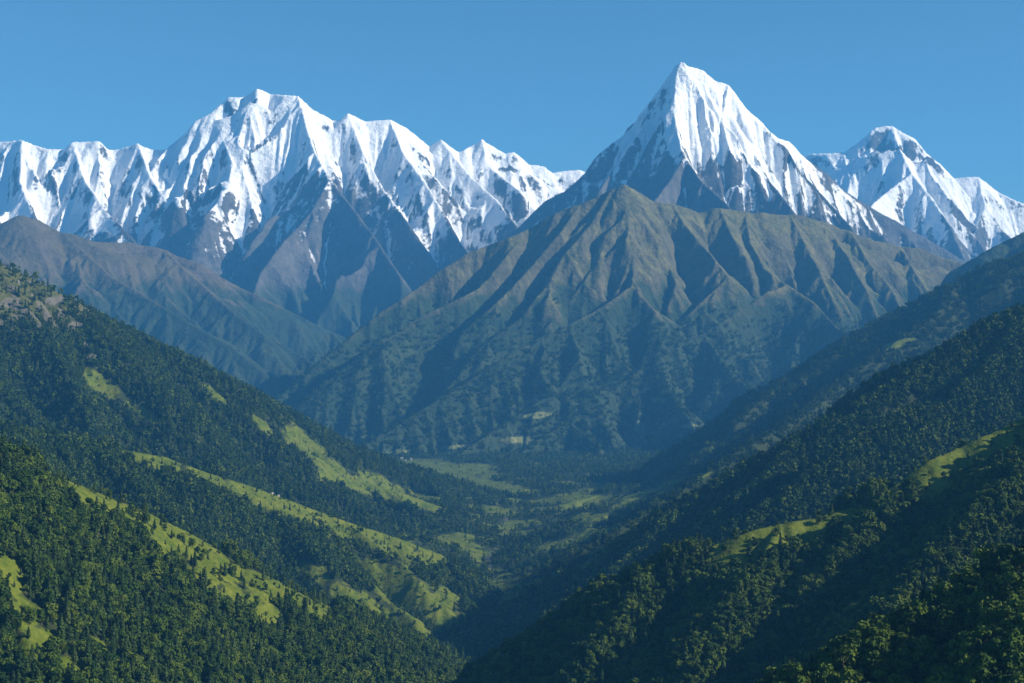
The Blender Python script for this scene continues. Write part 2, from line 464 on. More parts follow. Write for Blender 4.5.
# the great brown and green mountain in the middle
L4 = make_terrain('mountain', [
    [(232,430,12300),(258,412,12400),(285,391,12500),(318,362,12700),(340,345,12900),(372,318,13100),(402,298,13300),(435,274,13500),(466,253,13700),(500,240,13800),(530,228,13900),(556,212,13950),(580,203,13980),(600,195,14000),(612,188,14000),(625,183,14000),
     (636,190,14050),(655,201,14100),(672,203,14150),(700,211,14200),(720,207,14200),(745,211,14300),(770,213,14400),(800,214,14500),(825,222,14600),(850,230,14700),(875,240,14800),(900,246,14900),(925,249,15000),(950,260,15000),(975,266,15000),(1000,283,15000),(1040,300,15000)],
    {'p':[(530,228,13900),(502,260,13400),(480,288,13100),(430,312,12800),(380,340,12500),(332,376,12200),(300,404,12000)],'w':.5,'djit':.006},
    {'p':[(612,188,14000),(592,222,13600),(562,256,13200),(546,285,12900),(520,318,12600),(480,345,12350),(450,385,11950)],'w':.4,'djit':.006},
    {'p':[(625,183,14000),(627,215,13600),(634,250,13200),(632,284,12800),(605,303,12550),(569,324,12300),(526,344,12050),(485,368,11800),(430,404,11450),(382,432,11150),(345,455,10900)],'w':.6,'djit':.005},
    {'p':[(632,284,12800),(655,310,12500),(660,338,12250)],'w':.4},
    {'p':[(569,324,12300),(580,355,11950),(560,385,11700),(520,412,11450),(478,440,11100),(445,464,10750)],'w':.4,'djit':.006},
    {'p':[(672,203,14150),(690,230,13750),(712,254,13350),(728,275,13050)],'w':.4},
    {'p':[(745,211,14300),(750,240,13850),(764,268,13450),(788,284,13150),(768,291,13020),(742,309,12750),(704,333,12450),(657,356,12150),(619,384,11850),(569,420,11450),(538,440,11150),(500,468,10700),(478,482,10200)],'w':.6,'djit':.005},
    {'p':[(788,284,13150),(815,302,12850),(838,328,12500),(852,352,12200),(862,385,11800)],'w':.45},
    {'p':[(657,356,12150),(672,392,11650),(698,432,11050),(690,470,10300)],'w':.4},
    {'p':[(569,420,11450),(600,446,10950),(598,482,10200)],'w':.35},
    {'p':[(704,333,12450),(730,370,11950),(760,400,11500)],'w':.3},
    {'p':[(850,230,14700),(870,262,14200),(895,292,13700),(905,325,13200)],'w':.4},
    {'p':[(655,201,14100),(658,226,13750),(664,252,13420),(676,282,13050),(668,305,12750)],'w':.25},
    {'p':[(720,207,14200),(732,235,13820),(746,258,13520)],'w':.25},
    {'p':[(790,214,14450),(806,244,14020),(822,276,13560),(836,305,13180)],'w':.25},
    {'p':[(825,222,14600),(846,254,14150),(866,288,13680),(878,318,13280)],'w':.25},
    {'p':[(580,203,13980),(560,232,13600),(528,270,13180),(498,300,12850),(462,332,12550)],'w':.25},
    {'p':[(600,195,14000),(608,225,13620),(600,255,13240),(578,288,12900),(550,322,12480)],'w':.25},
    {'p':[(664,252,13420),(640,300,12760),(604,334,12400),(572,356,12120)],'w':.2},
    {'p':[(728,275,13050),(690,312,12660),(650,340,12380)],'w':.2},
    {'p':[(900,246,14900),(915,270,14500),(930,295,14100)],'w':.3},
    ], cell=12, s0=1.15, D=26000, seed=53, skip=1, rel0=.3, flute=(120,26), fine=4.5, spurs=(210,230,.66), noise_amp=.13, noise_scale=500, k=0.03, iters=(24,14), cap=1.5, back=500, front=900, xpad=900, djit=.012, pjit=3.0)
# far right ridges
L6b = make_terrain('ridge', [
    [(930,285,12400),(955,268,12400),(985,250,12400),(1005,240,12400),(1030,228,12400),(1080,205,12400),(1150,180,12400),(1230,170,12400)],
    ], cell=16, s0=0.75, D=15000, seed=61, spurs=(300,600,.7), k=.020, iters=(14,8), cap=1.0, back=500, front=1500, djit=.01, pjit=1.0)
L6 = make_terrain('ridge', [
    [(1330,120,9400),(1240,160,9300),(1150,195,9200),(1085,225,9100),(1024,252,9000),(990,262,8970),(960,278,8950),(925,296,8900),(880,319,8850),(830,346,8800),(785,377,8750),(740,405,8700),(700,432,8650),(668,452,8600),(640,470,8500),(600,490,8350),(560,508,8150),(525,522,7900)],
    {'p':[(960,278,8950),(935,315,8500),(895,342,8200),(850,375,7900),(800,405,7700),(745,442,7500),(690,475,7350),(640,505,7200),(600,525,7050)],'w':.4},
    {'p':[(1085,225,9100),(1050,290,8400),(1000,330,8000),(940,375,7500),(880,410,7200)],'w':.3},
    {'p':[(785,377,8750),(760,400,8400),(735,425,8100)],'w':.3},
    {'p':[(850,375,7900),(800,415,7000),(735,452,6500),(670,497,6150),(612,530,5900),(562,558,5750),(522,586,5600)],'w':.35},
    ], cell=10, s0=0.84, D=15000, seed=67, flute=(80,10), spurs=(300,600,.7), noise_amp=.12, noise_scale=600, k=.020, iters=(20,10), cap=1.1, back=600, front=1200, xpad=250, djit=.012, pjit=1.2)
# left forested ridge
L10 = make_terrain('ridge', [
    [(-420,80,5864),(-330,110,5936),(-220,165,6080),(-120,215,6224),(-50,243,6368),(0,262,6440),(30,276,6512),(60,292,6620),(100,316,6764),(150,340,6944),(200,365,7160),(250,390,7412),(300,417,7664),(350,445,7916),(400,464,8132),(440,475,8312),(480,487,8492),(515,498,8600)],
    {'p':[(100,316,6764),(140,365,6584),(185,395,6656),(235,420,6764),(290,450,6908),(340,475,7016),(395,490,7124),(440,505,7196),(480,530,7232)],'w':.35},
    {'p':[(-50,243,6368),(10,330,6080),(60,370,6080)],'w':.3},
    {'p':[(250,390,7412),(290,425,7340),(330,455,7340),(380,480,7412)],'w':.25},
    {'p':[(400,464,8132),(440,492,7988),(480,510,7880),(505,530,7736)],'w':.25},
    ], cell=8.5, s0=0.79, D=12600, seed=71, flute=(70,9), spurs=(240,520,.72), noise_amp=.13, noise_scale=500, k=.020, iters=(22,10), cap=1.05, back=500, front=1700, xpad=350, djit=.015, pjit=1.0)
# meadow spur in front of it
L10s = make_terrain('ridge', [
    [(-330,330,3900),(-200,372,4050),(-90,402,4250),(0,426,4400),(40,434,4480),(90,443,4560),(130,450,4620),(165,456,4680),(200,469,4770),(250,485,4880),(300,503,5000),(345,520,5100),(395,536,5200),(440,553,5300),(458,572,5330),(470,592,5350)],
    {'p':[(250,485,4880),(282,520,4700),(310,552,4550),(335,578,4450)],'w':.3},
    {'p':[(345,520,5100),(385,550,4950),(415,575,4800),(430,600,4700)],'w':.4},
    {'p':[(90,443,4560),(140,490,4300),(180,520,4150)],'w':.3},
    {'p':[(0,426,4400),(40,470,4100),(80,500,3900)],'w':.3},
    ], cell=6.5, s0=0.75, D=10500, seed=73, border=220.0, flute=(60,7), spurs=(170,320,.72), noise_amp=.12, noise_scale=350, k=.018, iters=(20,8), cap=1.0, back=450, front=1100, xpad=300, djit=.012, pjit=.8)
# near left slope
L11 = make_terrain('hill', [
    [(-420,330,2000),(-300,365,2080),(-180,405,2200),(-80,435,2350),(0,455,2480),(50,473,2580),(90,488,2680),(140,508,2800),(190,532,2920),(240,561,3050),(290,587,3200),(330,606,3380),(375,625,3650),(430,648,4050),(450,660,4200)],
    {'p':[(330,606,3380),(360,640,3150),(385,680,2950)],'w':.25},
    ], cell=4.5, s0=0.66, D=9000, seed=79, border=220.0, flute=(50,3), spurs=(160,260,.75), noise_amp=0.09, noise_scale=260, k=.016, iters=(18,8), cap=0.85, back=350, front=1000, xpad=400, djit=.012, pjit=.8)
# right ridges, shaded
L7 = make_terrain('ridge', [
    [(1400,120,5400),(1290,165,5200),(1200,210,5100),(1110,260,4950),(1024,309,4800),(985,325,4750),(940,355,4650),(905,378,4570),(880,395,4500),(840,415,4460),(800,437,4430),(760,460,4400),(720,482,4370),(680,508,4330),(640,530,4300),(600,553,4300),(560,578,4300),(520,602,4300),(480,630,4300),(440,656,4300)],
    {'p':[(1024,309,4800),(990,372,4450),(945,402,4250),(918,410,4150),(885,424,4050),(850,448,3950),(815,475,3850),(775,505,3750),(735,525,3700)],'w':.4},
    {'p':[(800,437,4430),(770,478,4200),(740,505,4050),(700,530,3950)],'w':.3},
    {'p':[(680,508,4330),(650,545,4100),(610,580,3950)],'w':.3},
    ], cell=6.5, s0=0.88, D=10500, seed=83, border=220.0, flute=(60,7), spurs=(200,400,.7), noise_amp=.12, noise_scale=380, k=.018, iters=(20,8), cap=1.15, back=500, front=800, xpad=420, djit=.012, pjit=1.0)
L8 = make_terrain('ridge', [
    [(1500,220,3100),(1380,260,3000),(1260,310,2900),(1140,365,2800),(1070,395,2740),(1024,416,2700),(990,432,2670),(960,446,2640),(930,458,2610),(905,478,2580),(880,493,2560),(850,507,2540),(815,517,2520),(780,522,2510),(750,530,2500),(720,542,2490),(690,553,2490),(650,570,2490),(600,593,2500),(560,618,2500),(520,648,2510),(470,684,2520),(430,715,2530)],
    {'p':[(1070,395,2740),(1040,445,2480),(1010,490,2320),(975,528,2200),(945,560,2100),(915,595,2010),(885,630,1930),(850,672,1850),(820,710,1800)],'w':.5},
    {'p':[(780,522,2510),(760,560,2380),(735,600,2260),(700,650,2140),(670,690,2080)],'w':.35},
    {'p':[(650,570,2490),(630,610,2370),(600,655,2270)],'w':.3},
    {'p':[(905,478,2580),(870,530,2430),(830,570,2330),(790,620,2230),(760,665,2150)],'w':.25},
    ], cell=4.5, s0=0.88, D=9000, seed=89, border=220.0, flute=(50,5), spurs=(150,300,.72), noise_amp=.11, noise_scale=280, k=.018, iters=(20,8), cap=0.95, back=350, front=500, xpad=400, djit=.01, pjit=.8)
L9 = make_terrain('hill', [
    [(1700,330,1450),(1500,400,1400),(1330,460,1360),(1200,510,1330),(1110,545,1310),(1024,574,1290),(990,588,1280),(960,603,1260),(930,622,1240),(900,640,1220),(870,659,1200),(840,677,1180),(800,702,1160),(740,740,1130),(680,780,1100)],
    {'p':[(1024,574,1290),(1000,640,1140),(975,710,1050)],'w':.3},
    ], cell=3.2, s0=.7, D=7500, seed=97, noise_amp=.09, noise_scale=160, k=.014, iters=(14,6), cap=.85, back=300, front=450, xpad=160, border=90.0, lift_w=90.0, djit=.01, pjit=.4)
# ------------------------------------------------------------------ valley floor and the ground far around
def valley_x(y):
    return np.interp(y, [0, 3500, 4480, 5350, 6500, 8000, 9000, 9900, 11500, 14000], [-330, -260, -229, -160, -70, 30, -250, -520, -900, -1500])

def make_valley():
    x0, x1, y0, y1, c = -1900.0, 3200.0, 3000.0, 12200.0, 11.0
    nx = int((x1 - x0) / c) + 1; ny = int((y1 - y0) / c) + 1
    X, Y = np.meshgrid(np.linspace(x0, x1, nx), np.linspace(y0, y1, ny))
    d = X - valley_x(Y) + 90 * fbm(X, Y, 900, 3, .5, 3)
    side = np.where(d > 0, .24 * np.maximum(d - 90, 0), .16 * np.maximum(-d - 70, 0))
    side = 330 * (1 - np.exp(-side / 330)) * np.interp(Y, [7200, 9300], [1, .06])
    H = ground_z(X, Y) + side + np.minimum(np.abs(d) / 300, 1) * np.interp(Y, [6800, 8800], [1, .12]) * (75 * fbm(X, Y, 800, 5, .45, 31, True) + 12 * fbm(X, Y, 300, 4, .5, 33))
    fixed = np.abs(d) < 25
    H = np.where(fixed, ground_z(X, Y), H)
    fixed[0, :] = fixed[-1, :] = True; fixed[:, 0] = fixed[:, -1] = True
    Z, A = erode(H, np.zeros_like(H), H, fixed, c, .03, 14, .6)
    T = Terrain()
    T.name, T.X, T.Y, T.Z, T.A, T.DM, T.cell, T.seed = 'valley', X, Y, Z, A, np.abs(d), c, 5
    gy, gx = np.gradient(Z, Y[:, 0], X[0, :])
    T.slope = np.hypot(gx, gy); T.gx, T.gy = gx, gy
    T.conv = (Z - blur(Z, 4)) / c; T.conv_big = (Z - blur(Z, 14)) / c
    T.flow = np.log2(A) / 12.0
    T.px, T.py = project(X, Y, Z)
    T.masks = {}
    TERRAINS.append(T)
    return T
V = make_valley()
# ------------------------------------------------------------------ what grows or lies where (kept as attributes of the ground)
def patches(T, lst, rough=.75, soft=.5):
    """fields and meadows: (px, py, half length, half width, tilt) traced on the slope they lie on"""
    out = np.zeros_like(T.Z)
    n = fbm(T.X, T.Y, T.cell * 24, 5, .65, T.seed + 60) + .8 * fbm(T.X, T.Y, T.cell * 7, 3, .65, T.seed + 61)
    for px, py, a, b, ang in lst:
        near = (np.abs(T.px - px) < a * 2.2) & (np.abs(T.py - py) < a * 2.2)
        if not near.any(): continue
        ca, sa = math.cos(R(ang)), math.sin(R(ang))
        u = ((T.px - px) * ca + (T.py - py) * sa) / a
        v = (-(T.px - px) * sa + (T.py - py) * ca) / b
        d = np.hypot(u, v)
        out = np.maximum(out, np.where(near, smooth01(-(d + rough * n), -(1 + soft), -(1 - soft)), 0))
    return out

for T in TERRAINS:
    T.masks['tint'] = .5 + .5 * fbm(T.X, T.Y, T.cell * 60, 5, .55, T.seed + 50)
    T.n1 = fbm(T.X, T.Y, T.cell * 30, 5, .6, T.seed + 51)
    T.n2 = fbm(T.X, T.Y, T.cell * 8, 4, .6, T.seed + 52)

def snow_masks(T, line, spread, bare, extra=0):
    """snow above a wandering line, except on the steepest and most exposed ribs ('bare' of all slopes above the line)"""
    alt = T.Z - CAM_Z
    h = (alt - line + 320 * T.n1 + 120 * T.n2) / spread
    cover = smooth01(h - .22 * T.conv + .5 * (T.flow - .25), -.5, .5)
    ex = T.slope / T.slope[alt > line].mean() + .10 * T.conv + .32 * T.n2 + .25 * T.n1 - .55 * np.clip((alt - line) / 2500, 0, 1)
    ex = ex + extra
    q0, q1 = np.quantile(ex[alt > line], [1 - bare * 1.9, 1 - bare * .25])
    rock = smooth01(ex, q0, q1)
    T.masks['snow'] = np.clip(cover * (1 - .95 * rock), 0, 1)
    T.masks['grass'] = smooth01(-(alt - line + 500 + 200 * T.n1) / 400, 0, 1) * smooth01(-T.slope, -1.3, -.6)
    T.masks['forest'] = smooth01(-(alt - 900 + 300 * T.n1 + 100 * T.n2) / 500, 0, 1)
butt = np.exp(-((L1.px - 330) / 55) ** 2 - ((L1.py - 215) / 42) ** 2) + np.exp(-((L1.px - 190) / 30) ** 2 - ((L1.py - 225) / 18) ** 2)
snow_masks(L1, 1400, 500, .34, .9 * butt)
snow_masks(L2, 1600, 700, .3)
# pointed peak: left-face rock widened to paint in its shade; rib foot bare rock
ribx = np.interp(L3.Y, [16300, 17300, 18100, 19000], [2750, 2320, 2160, 2270])
side = smooth01(ribx - L3.X + 120 * L3.n1, -60, 260)
foot = smooth01(-(L3.Z - CAM_Z - 2500 - 250 * L3.n1 + .5 * np.abs(L3.X - 2500)), -250, 350)
snow_masks(L3, 1750, 700, .32, .5 * side + .55 * foot)

def alp_masks(T, treeline, spread):
    alt = T.Z - CAM_Z
    h = (alt - treeline + 260 * T.n1 + 150 * T.n2 + 60 * T.conv) / spread
    T.masks['snow'] = 0 * alt
    T.masks['forest'] = smooth01(-h, -.5, .5) * (1 - .3 * smooth01(T.conv + .6 * T.n2, .4, 1.6))
    T.masks['grass'] = np.clip(1 - .9 * smooth01(T.slope + .6 * T.n2 + .12 * T.conv, 1.0, 1.6), 0, 1)
alp_masks(L4, 480, 700)
alp_masks(L5, 620, 700)
alp_masks(L6b, 1500, 500)

MEADOWS = {
    'L10s': [(150,458,23,7.0,14),(165,464,21,10.5,18),(205,475,23,8.8,24),(262,492,40,15.9,20),(300,508,32,15.9,24),(345,524,36,15.9,24),(395,542,36,15.9,16),(432,555,17,12.3,10),(372,568,15,10.5,35),(395,580,23,19.4,32),
             (412,600,15,21.1,50),(425,612,21,15.9,10),(440,604,21,14.0,0),(315,574,15,8.8,32),(340,594,17,10.5,32),(362,608,23,10.5,24),(385,621,23,10.5,26),(412,634,21,12.3,24),(448,621,23,8.8,-8),(425,642,17,7.0,25)],
    'L11': [(52,482,16,7.3,18),(78,490,21,9.1,22),(100,502,30,18.2,18),(128,510,16,9.1,25),(152,525,19,10.9,30),(182,541,30,23.7,24),(208,556,23,14.6,30),(232,571,21,10.9,28),(205,579,27,10.9,38),(230,597,21,12.7,34),(268,588,35,12.7,26),
            (300,603,25,10.9,28),(322,615,16,10.9,35),(268,617,23,9.1,28),(248,605,14,9.1,20),(8,580,13,26.2,0),(22,615,19,15.3,40),(38,645,17,19.7,60),(70,670,14,13.1,30),(115,667,16,8.8,32),(96,645,12,6.5,30),(58,617,6,6.5,0)],
    'L10': [(105,388,22,10.8,35),(96,378,13,8.1,40),(142,412,24,5.4,32),(306,445,29,9.5,42),(335,470,26,8.1,35),(352,482,24,9.5,28),(378,484,26,8.1,28),(395,494,26,8.1,26),(422,502,20,6.8,22),(330,478,15,5.4,25),(215,395,15,4.1,40),(262,425,15,4.1,45)],
    'L8': [(726,551,18,18.2,-18),(745,547,23,27.3,-15),(775,540,27,21.3,-12),(800,531,34,18.2,-10),(822,527,16,9.2,-10),(925,476,20,24.3,-30),(942,467,25,24.3,-28),(958,459,27,18.2,-26),(978,449,30,15.1,-26),(1000,440,30,15.1,-26),(1022,430,27,12.2,-26),
           (1010,451,27,12.2,-12),(853,517,14,9.2,-30),(895,494,14,9.2,-35),(720,563,16,12.2,-20)],
    'L7': [(925,406,22,4.5,-4),(900,412,17,3.8,-20),(590,566,19,4.5,-28),(845,420,12,3.0,-20)],
    'L6': [(895,345,13,4,-16),(905,341,10,2,-14),(650,492,26,4,-12),(690,478,24,3,-12),(620,500,20,3,-10),(700,452,14,2,-15)],
    'V': [(608,530,28,9.0,-6),(640,526,22,4.5,-5),(530,590,38,10.5,-15),(512,597,18,7.5,-10),(570,576,20,7.5,-18),(650,496,30,6.0,-14),(590,518,25,4.5,0),(450,468,50,6.0,6),(440,475,50,4.5,8),(478,482,42,4.5,8),(505,491,28,4.5,4),(470,466,25,3.0,0),
          (523,523,18,4.5,0),(545,510,18,3.0,-5),(690,466,25,4.5,-8),(560,545,20,4.5,-10),(600,552,18,4.5,-12),(480,600,20,6.0,-20),(465,612,25,6.0,-12),(610,487,32,3.0,-8),(560,500,28,3.0,-6)],
    'L4': [(540,415,14,3,-4),(400,452,14,2,-6),(520,440,20,3,0),(660,400,8,3,0),(690,426,9,2,0),(455,447,18,2,-4),(640,428,12,4,60)],
}
for T, key in ((L10s, 'L10s'), (L11, 'L11'), (L10, 'L10'), (L8, 'L8'), (L7, 'L7'), (L6, 'L6'), (V, 'V'), (L4, 'L4'), (L9, 'L9')):
    T.masks['meadow'] = patches(T, MEADOWS.get(key, []))
for T, f in ((V, 2.4), (L6, .8), (L7, .55), (L10s, .6), (L10, .5), (L8, .5), (L11, .4)):
    glade = smooth01(fbm(T.X, T.Y, 240, 4, .6, T.seed + 71) - .42 / (.4 + .6 * f) * 1.0, -.1, .18) * smooth01(-T.slope, -.75, -.35)
    if T is V: glade = np.maximum(glade, smooth01(fbm(T.X, T.Y, 330, 4, .6, 171) - .03, 0, .12) * smooth01(-np.abs(T.Y - 7600), -2300, -1500))
    T.masks['meadow'] = np.maximum(T.masks['meadow'], .9 * glade)
# bare grassy heights and crags at the top of the left ridge
top = smooth01((L10.Z - CAM_Z - 10 + 120 * L10.n1) / 150, 0, 1) * smooth01(-(L10.px - 165 + 60 * L10.n1) / 90, 0, 1)
L10.masks['heath'] = top
L10.masks['rock'] = top * smooth01(L10.slope + .9 * L10.n2 + .25 * L10.conv, .95, 1.35)
L10.masks['rock'] = np.maximum(L10.masks['rock'], patches(L10, [(92,357,3,6,80),(198,439,3,5,80),(10,303,5,11,80),(16,318,4,8,80),(56,300,5,9,80),(74,328,5,9,70),(88,345,3,6,80),(240,388,2,3,60)], .5))
V.masks['rock'] = smooth01(-(V.DM + 14 * V.n2), -17, -5) * smooth01(V.n1 + .6 * V.n2, -.35, .2)
for T in TERRAINS:
    z = np.zeros_like(T.Z)
    for a in ('snow', 'grass', 'meadow', 'forest', 'heath', 'rock'):
        T.masks.setdefault(a, z)

# ------------------------------------------------------------------ materials
def nn(nt, typ, **kw):
    n = nt.nodes.new(typ)
    for k, v in kw.items(): setattr(n, k, v)
    return n

def ground_material(name, base, layers, noise_scale, bump=(), rough=.9, speck=.35):
    """base colour pair, then layers (attribute, colour a, colour b, break-up); colours wander between a and b"""
    m = bpy.data.materials.new(name); m.use_nodes = True
    nt = m.node_tree; L = nt.links
    bs = nt.nodes['Principled BSDF']
    bs.inputs['Roughness'].default_value = rough
    bs.inputs['Specular IOR Level'].default_value = .15
    geo = nn(nt, 'ShaderNodeNewGeometry')
    def noise(scale, detail=5, rough_=.6, stretch=None):
        t = nn(nt, 'ShaderNodeTexNoise'); t.noise_dimensions = '3D'
        t.inputs['Scale'].default_value = scale; t.inputs['Detail'].default_value = detail; t.inputs['Roughness'].default_value = rough_
        if stretch:
            mp = nn(nt, 'ShaderNodeMapping'); mp.inputs['Scale'].default_value = stretch
            L.new(geo.outputs['Position'], mp.inputs['Vector']); L.new(mp.outputs[0], t.inputs['Vector'])
        else: L.new(geo.outputs['Position'], t.inputs['Vector'])
        return t
    nA = noise(1 / noise_scale); nB = noise(5.3 / noise_scale, 6, .65)
    def ramp(sock, lo, hi):
        r = nn(nt, 'ShaderNodeMapRange'); r.inputs['From Min'].default_value = lo; r.inputs['From Max'].default_value = hi
        L.new(sock, r.inputs['Value']); return r.outputs[0]
    mixn = nn(nt, 'ShaderNodeMath', operation='ADD'); L.new(nA.outputs[0], mixn.inputs[0]); L.new(nB.outputs[0], mixn.inputs[1])
    vary = ramp(mixn.outputs[0], .75, 1.25)
    def pair(a, b):
        x = nn(nt, 'ShaderNodeMix', data_type='RGBA'); x.inputs[6].default_value = (*a, 1); x.inputs[7].default_value = (*b, 1)
        L.new(vary, x.inputs[0]); return x.outputs[2]
    col = pair(*base)
    for attr, a, b, brk in layers:
        at = nn(nt, 'ShaderNodeAttribute', attribute_name=attr)
        ad = nn(nt, 'ShaderNodeMath', operation='MULTIPLY_ADD')
        sub = nn(nt, 'ShaderNodeMath', operation='SUBTRACT'); L.new(nB.outputs[0], sub.inputs[0]); sub.inputs[1].default_value = .5
        L.new(sub.outputs[0], ad.inputs[0]); ad.inputs[1].default_value = brk; L.new(at.outputs['Fac'], ad.inputs[2])
        # the break-up must not spread a layer to where there is none of it
        f = ramp(ad.outputs[0], .32, .68)
        g = ramp(at.outputs['Fac'], .02, .2)
        mu = nn(nt, 'ShaderNodeMath', operation='MULTIPLY'); L.new(f, mu.inputs[0]); L.new(g, mu.inputs[1])
        x = nn(nt, 'ShaderNodeMix', data_type='RGBA'); L.new(mu.outputs[0], x.inputs[0]); L.new(col, x.inputs[6]); L.new(pair(a, b), x.inputs[7])
        col = x.outputs[2]
    L.new(col, bs.inputs['Base Color'])
    prev = None
    for scale, strength, dist in bump:
        t = noise(1 / scale, 4, .6)
        b = nn(nt, 'ShaderNodeBump'); b.inputs['Strength'].default_value = strength; b.inputs['Distance'].default_value = dist
        L.new(t.outputs[0], b.inputs['Height'])
        if prev: L.new(prev.outputs[0], b.inputs['Normal'])
        prev = b
    if prev: L.new(prev.outputs[0], bs.inputs['Normal'])
    return m

FOREST = ((.020, .036, .012), (.036, .056, .018))
SNOWC = ((.80, .81, .83), (.88, .88, .88))
M_snow = ground_material('snow_and_rock', ((.045, .045, .042), (.125, .115, .10)),
    [('grass', (.045, .048, .028), (.10, .092, .055), .9), ('forest', (.018, .032, .016), (.042, .055, .024), .9), ('snow', *SNOWC, 1.9)], 420, bump=((240, .6, 90), (70, .6, 34), (26, .5, 12)))
M_alp = ground_material('alpine_slopes', ((.048, .049, .026), (.122, .111, .060)),
    [('grass', (.052, .060, .020), (.165, .148, .058), 1.2), ('forest', (.014, .030, .014), (.038, .056, .022), 1.2), ('meadow', (.12, .14, .045), (.17, .18, .07), .8)], 260, bump=((130, .6, 45), (45, .7, 22), (18, .6, 9)))
M_brown = ground_material('brown_slopes', ((.058, .048, .034), (.115, .095, .066)),
    [('grass', (.054, .048, .024), (.115, .094, .048), .9), ('forest', (.014, .028, .014), (.036, .050, .022), 1.2)], 260, bump=((130, .6, 45), (45, .7, 22), (18, .6, 9)))
M_wood = ground_material('forest_floor', ((.016, .027, .009), (.034, .046, .015)),
    [('heath', (.045, .058, .016), (.095, .095, .030), .9), ('rock', (.075, .07, .055), (.165, .15, .12), .9), ('meadow', (.042, .076, .005), (.135, .152, .016), .8)], 60, bump=((22, .6, 8), (7, .5, 2.5)))

for T, mat, lab in (
    (L1, M_snow, 'long white snow massif with a broad jagged top on the left skyline'),
    (L2, M_snow, 'snow peak furthest right on the skyline, behind the pointed peak'),
    (L3, M_snow, 'tall pointed snow peak, highest in the picture, left face in shade'),
    (L5, M_brown, 'brown mountain ridge below the left snow massif'),
    (L4, M_alp, 'big brown and green mountain with long spurs in front of the pointed peak'),
    (L6b, M_alp, 'small hazy ridge at the right edge below the far snow peak'),
    (L6, M_wood, 'long blue hazed wooded ridge descending from the right edge to the valley'),
    (L10, M_wood, 'high wooded ridge with crags at its top descending from the left edge'),
    (L10s, M_wood, 'wooded spur with a line of meadows along its crest on the left'),
    (L11, M_wood, 'near wooded slope with bright meadows at the bottom left'),
    (L7, M_wood, 'dark wooded ridge in shade between the hazed ridge and the meadow ridge on the right'),
    (L8, M_wood, 'dark wooded ridge with bright meadows on its crest at the right'),
    (L9, M_wood, 'nearest dark wooded slope in the bottom right corner'),
    (V, M_wood, 'valley floor with pale fields and woods in the middle')):
    build_terrain(T, mat, lab, 'mountain' if T in (L1, L2, L3, L4, L5) else 'valley' if T is V else 'ridge',
                  ('snow', 'grass', 'meadow', 'forest', 'heath', 'rock'))

# the ground under everything, one sheet
def make_ground():
    xs = np.concatenate([np.linspace(-15500, 15500, 63)]); ys = np.linspace(-2500, 27000, 60)
    X, Y = np.meshgrid(xs, ys)
    Z = ground_z(X, Y) - 32
    me = bpy.data.meshes.new('ground')
    idx = np.arange(X.size).reshape(X.shape)
    q = np.stack([idx[:-1, :-1], idx[:-1, 1:], idx[1:, 1:], idx[1:, :-1]], -1).reshape(-1, 4)
    me.from_pydata(np.stack([X, Y, Z], -1).reshape(-1, 3).tolist(), [], q.tolist())
    me.materials.append(M_wood)
    o = bpy.data.objects.new('ground', me); scene.collection.objects.link(o)
    tag(o, 'low ground under and between the mountains', 'ground', kind='structure')
make_ground()
# ------------------------------------------------------------------ trees
def leaf_material(name, ca, cb, cc):
    m = bpy.data.materials.new(name); m.use_nodes = True
    nt = m.node_tree; L = nt.links
    bs = nt.nodes['Principled BSDF']; bs.inputs['Roughness'].default_value = .75; bs.inputs['Specular IOR Level'].default_value = .12
    oi = nn(nt, 'ShaderNodeObjectInfo'); geo = nn(nt, 'ShaderNodeNewGeometry')
    t = nn(nt, 'ShaderNodeTexNoise'); t.inputs['Scale'].default_value = .012; t.inputs['Detail'].default_value = 4
    L.new(geo.outputs['Position'], t.inputs['Vector'])
    ad = nn(nt, 'ShaderNodeMath', operation='MULTIPLY_ADD'); L.new(t.outputs[0], ad.inputs[0]); ad.inputs[1].default_value = 1.1
    sb = nn(nt, 'ShaderNodeMath', operation='MULTIPLY_ADD'); L.new(oi.outputs['Random'], sb.inputs[0]); sb.inputs[1].default_value = .75; sb.inputs[2].default_value = -.42
    L.new(sb.outputs[0], ad.inputs[2])
    r = nn(nt, 'ShaderNodeValToRGB'); e = r.color_ramp.elements
    e[0].position = .1; e[0].color = (*ca, 1); e[1].position = .95; e[1].color = (*cc, 1)
    x = e.new(.5); x.color = (*cb, 1)
    L.new(ad.outputs[0], r.inputs[0]); L.new(r.outputs[0], bs.inputs['Base Color'])
    return m
M_leaf = leaf_material('broad_leaves', (.017, .042, .005), (.046, .083, .008), (.092, .128, .013))
M_needle = leaf_material('needles', (.012, .032, .009), (.028, .056, .013), (.060, .092, .020))
M_bark = bpy.data.materials.new('bark'); M_bark.use_nodes = True
_b = M_bark.node_tree.nodes['Principled BSDF']; _b.inputs['Roughness'].default_value = .9
_t = nn(M_bark.node_tree, 'ShaderNodeTexNoise'); _t.inputs['Scale'].default_value = 1.5
_r = nn(M_bark.node_tree, 'ShaderNodeValToRGB'); _r.color_ramp.elements[0].color = (.05, .04, .03, 1); _r.color_ramp.elements[1].color = (.13, .105, .08, 1)
M_bark.node_tree.links.new(_t.outputs[0], _r.inputs[0]); M_bark.node_tree.links.new(_r.outputs[0], _b.inputs['Base Color'])

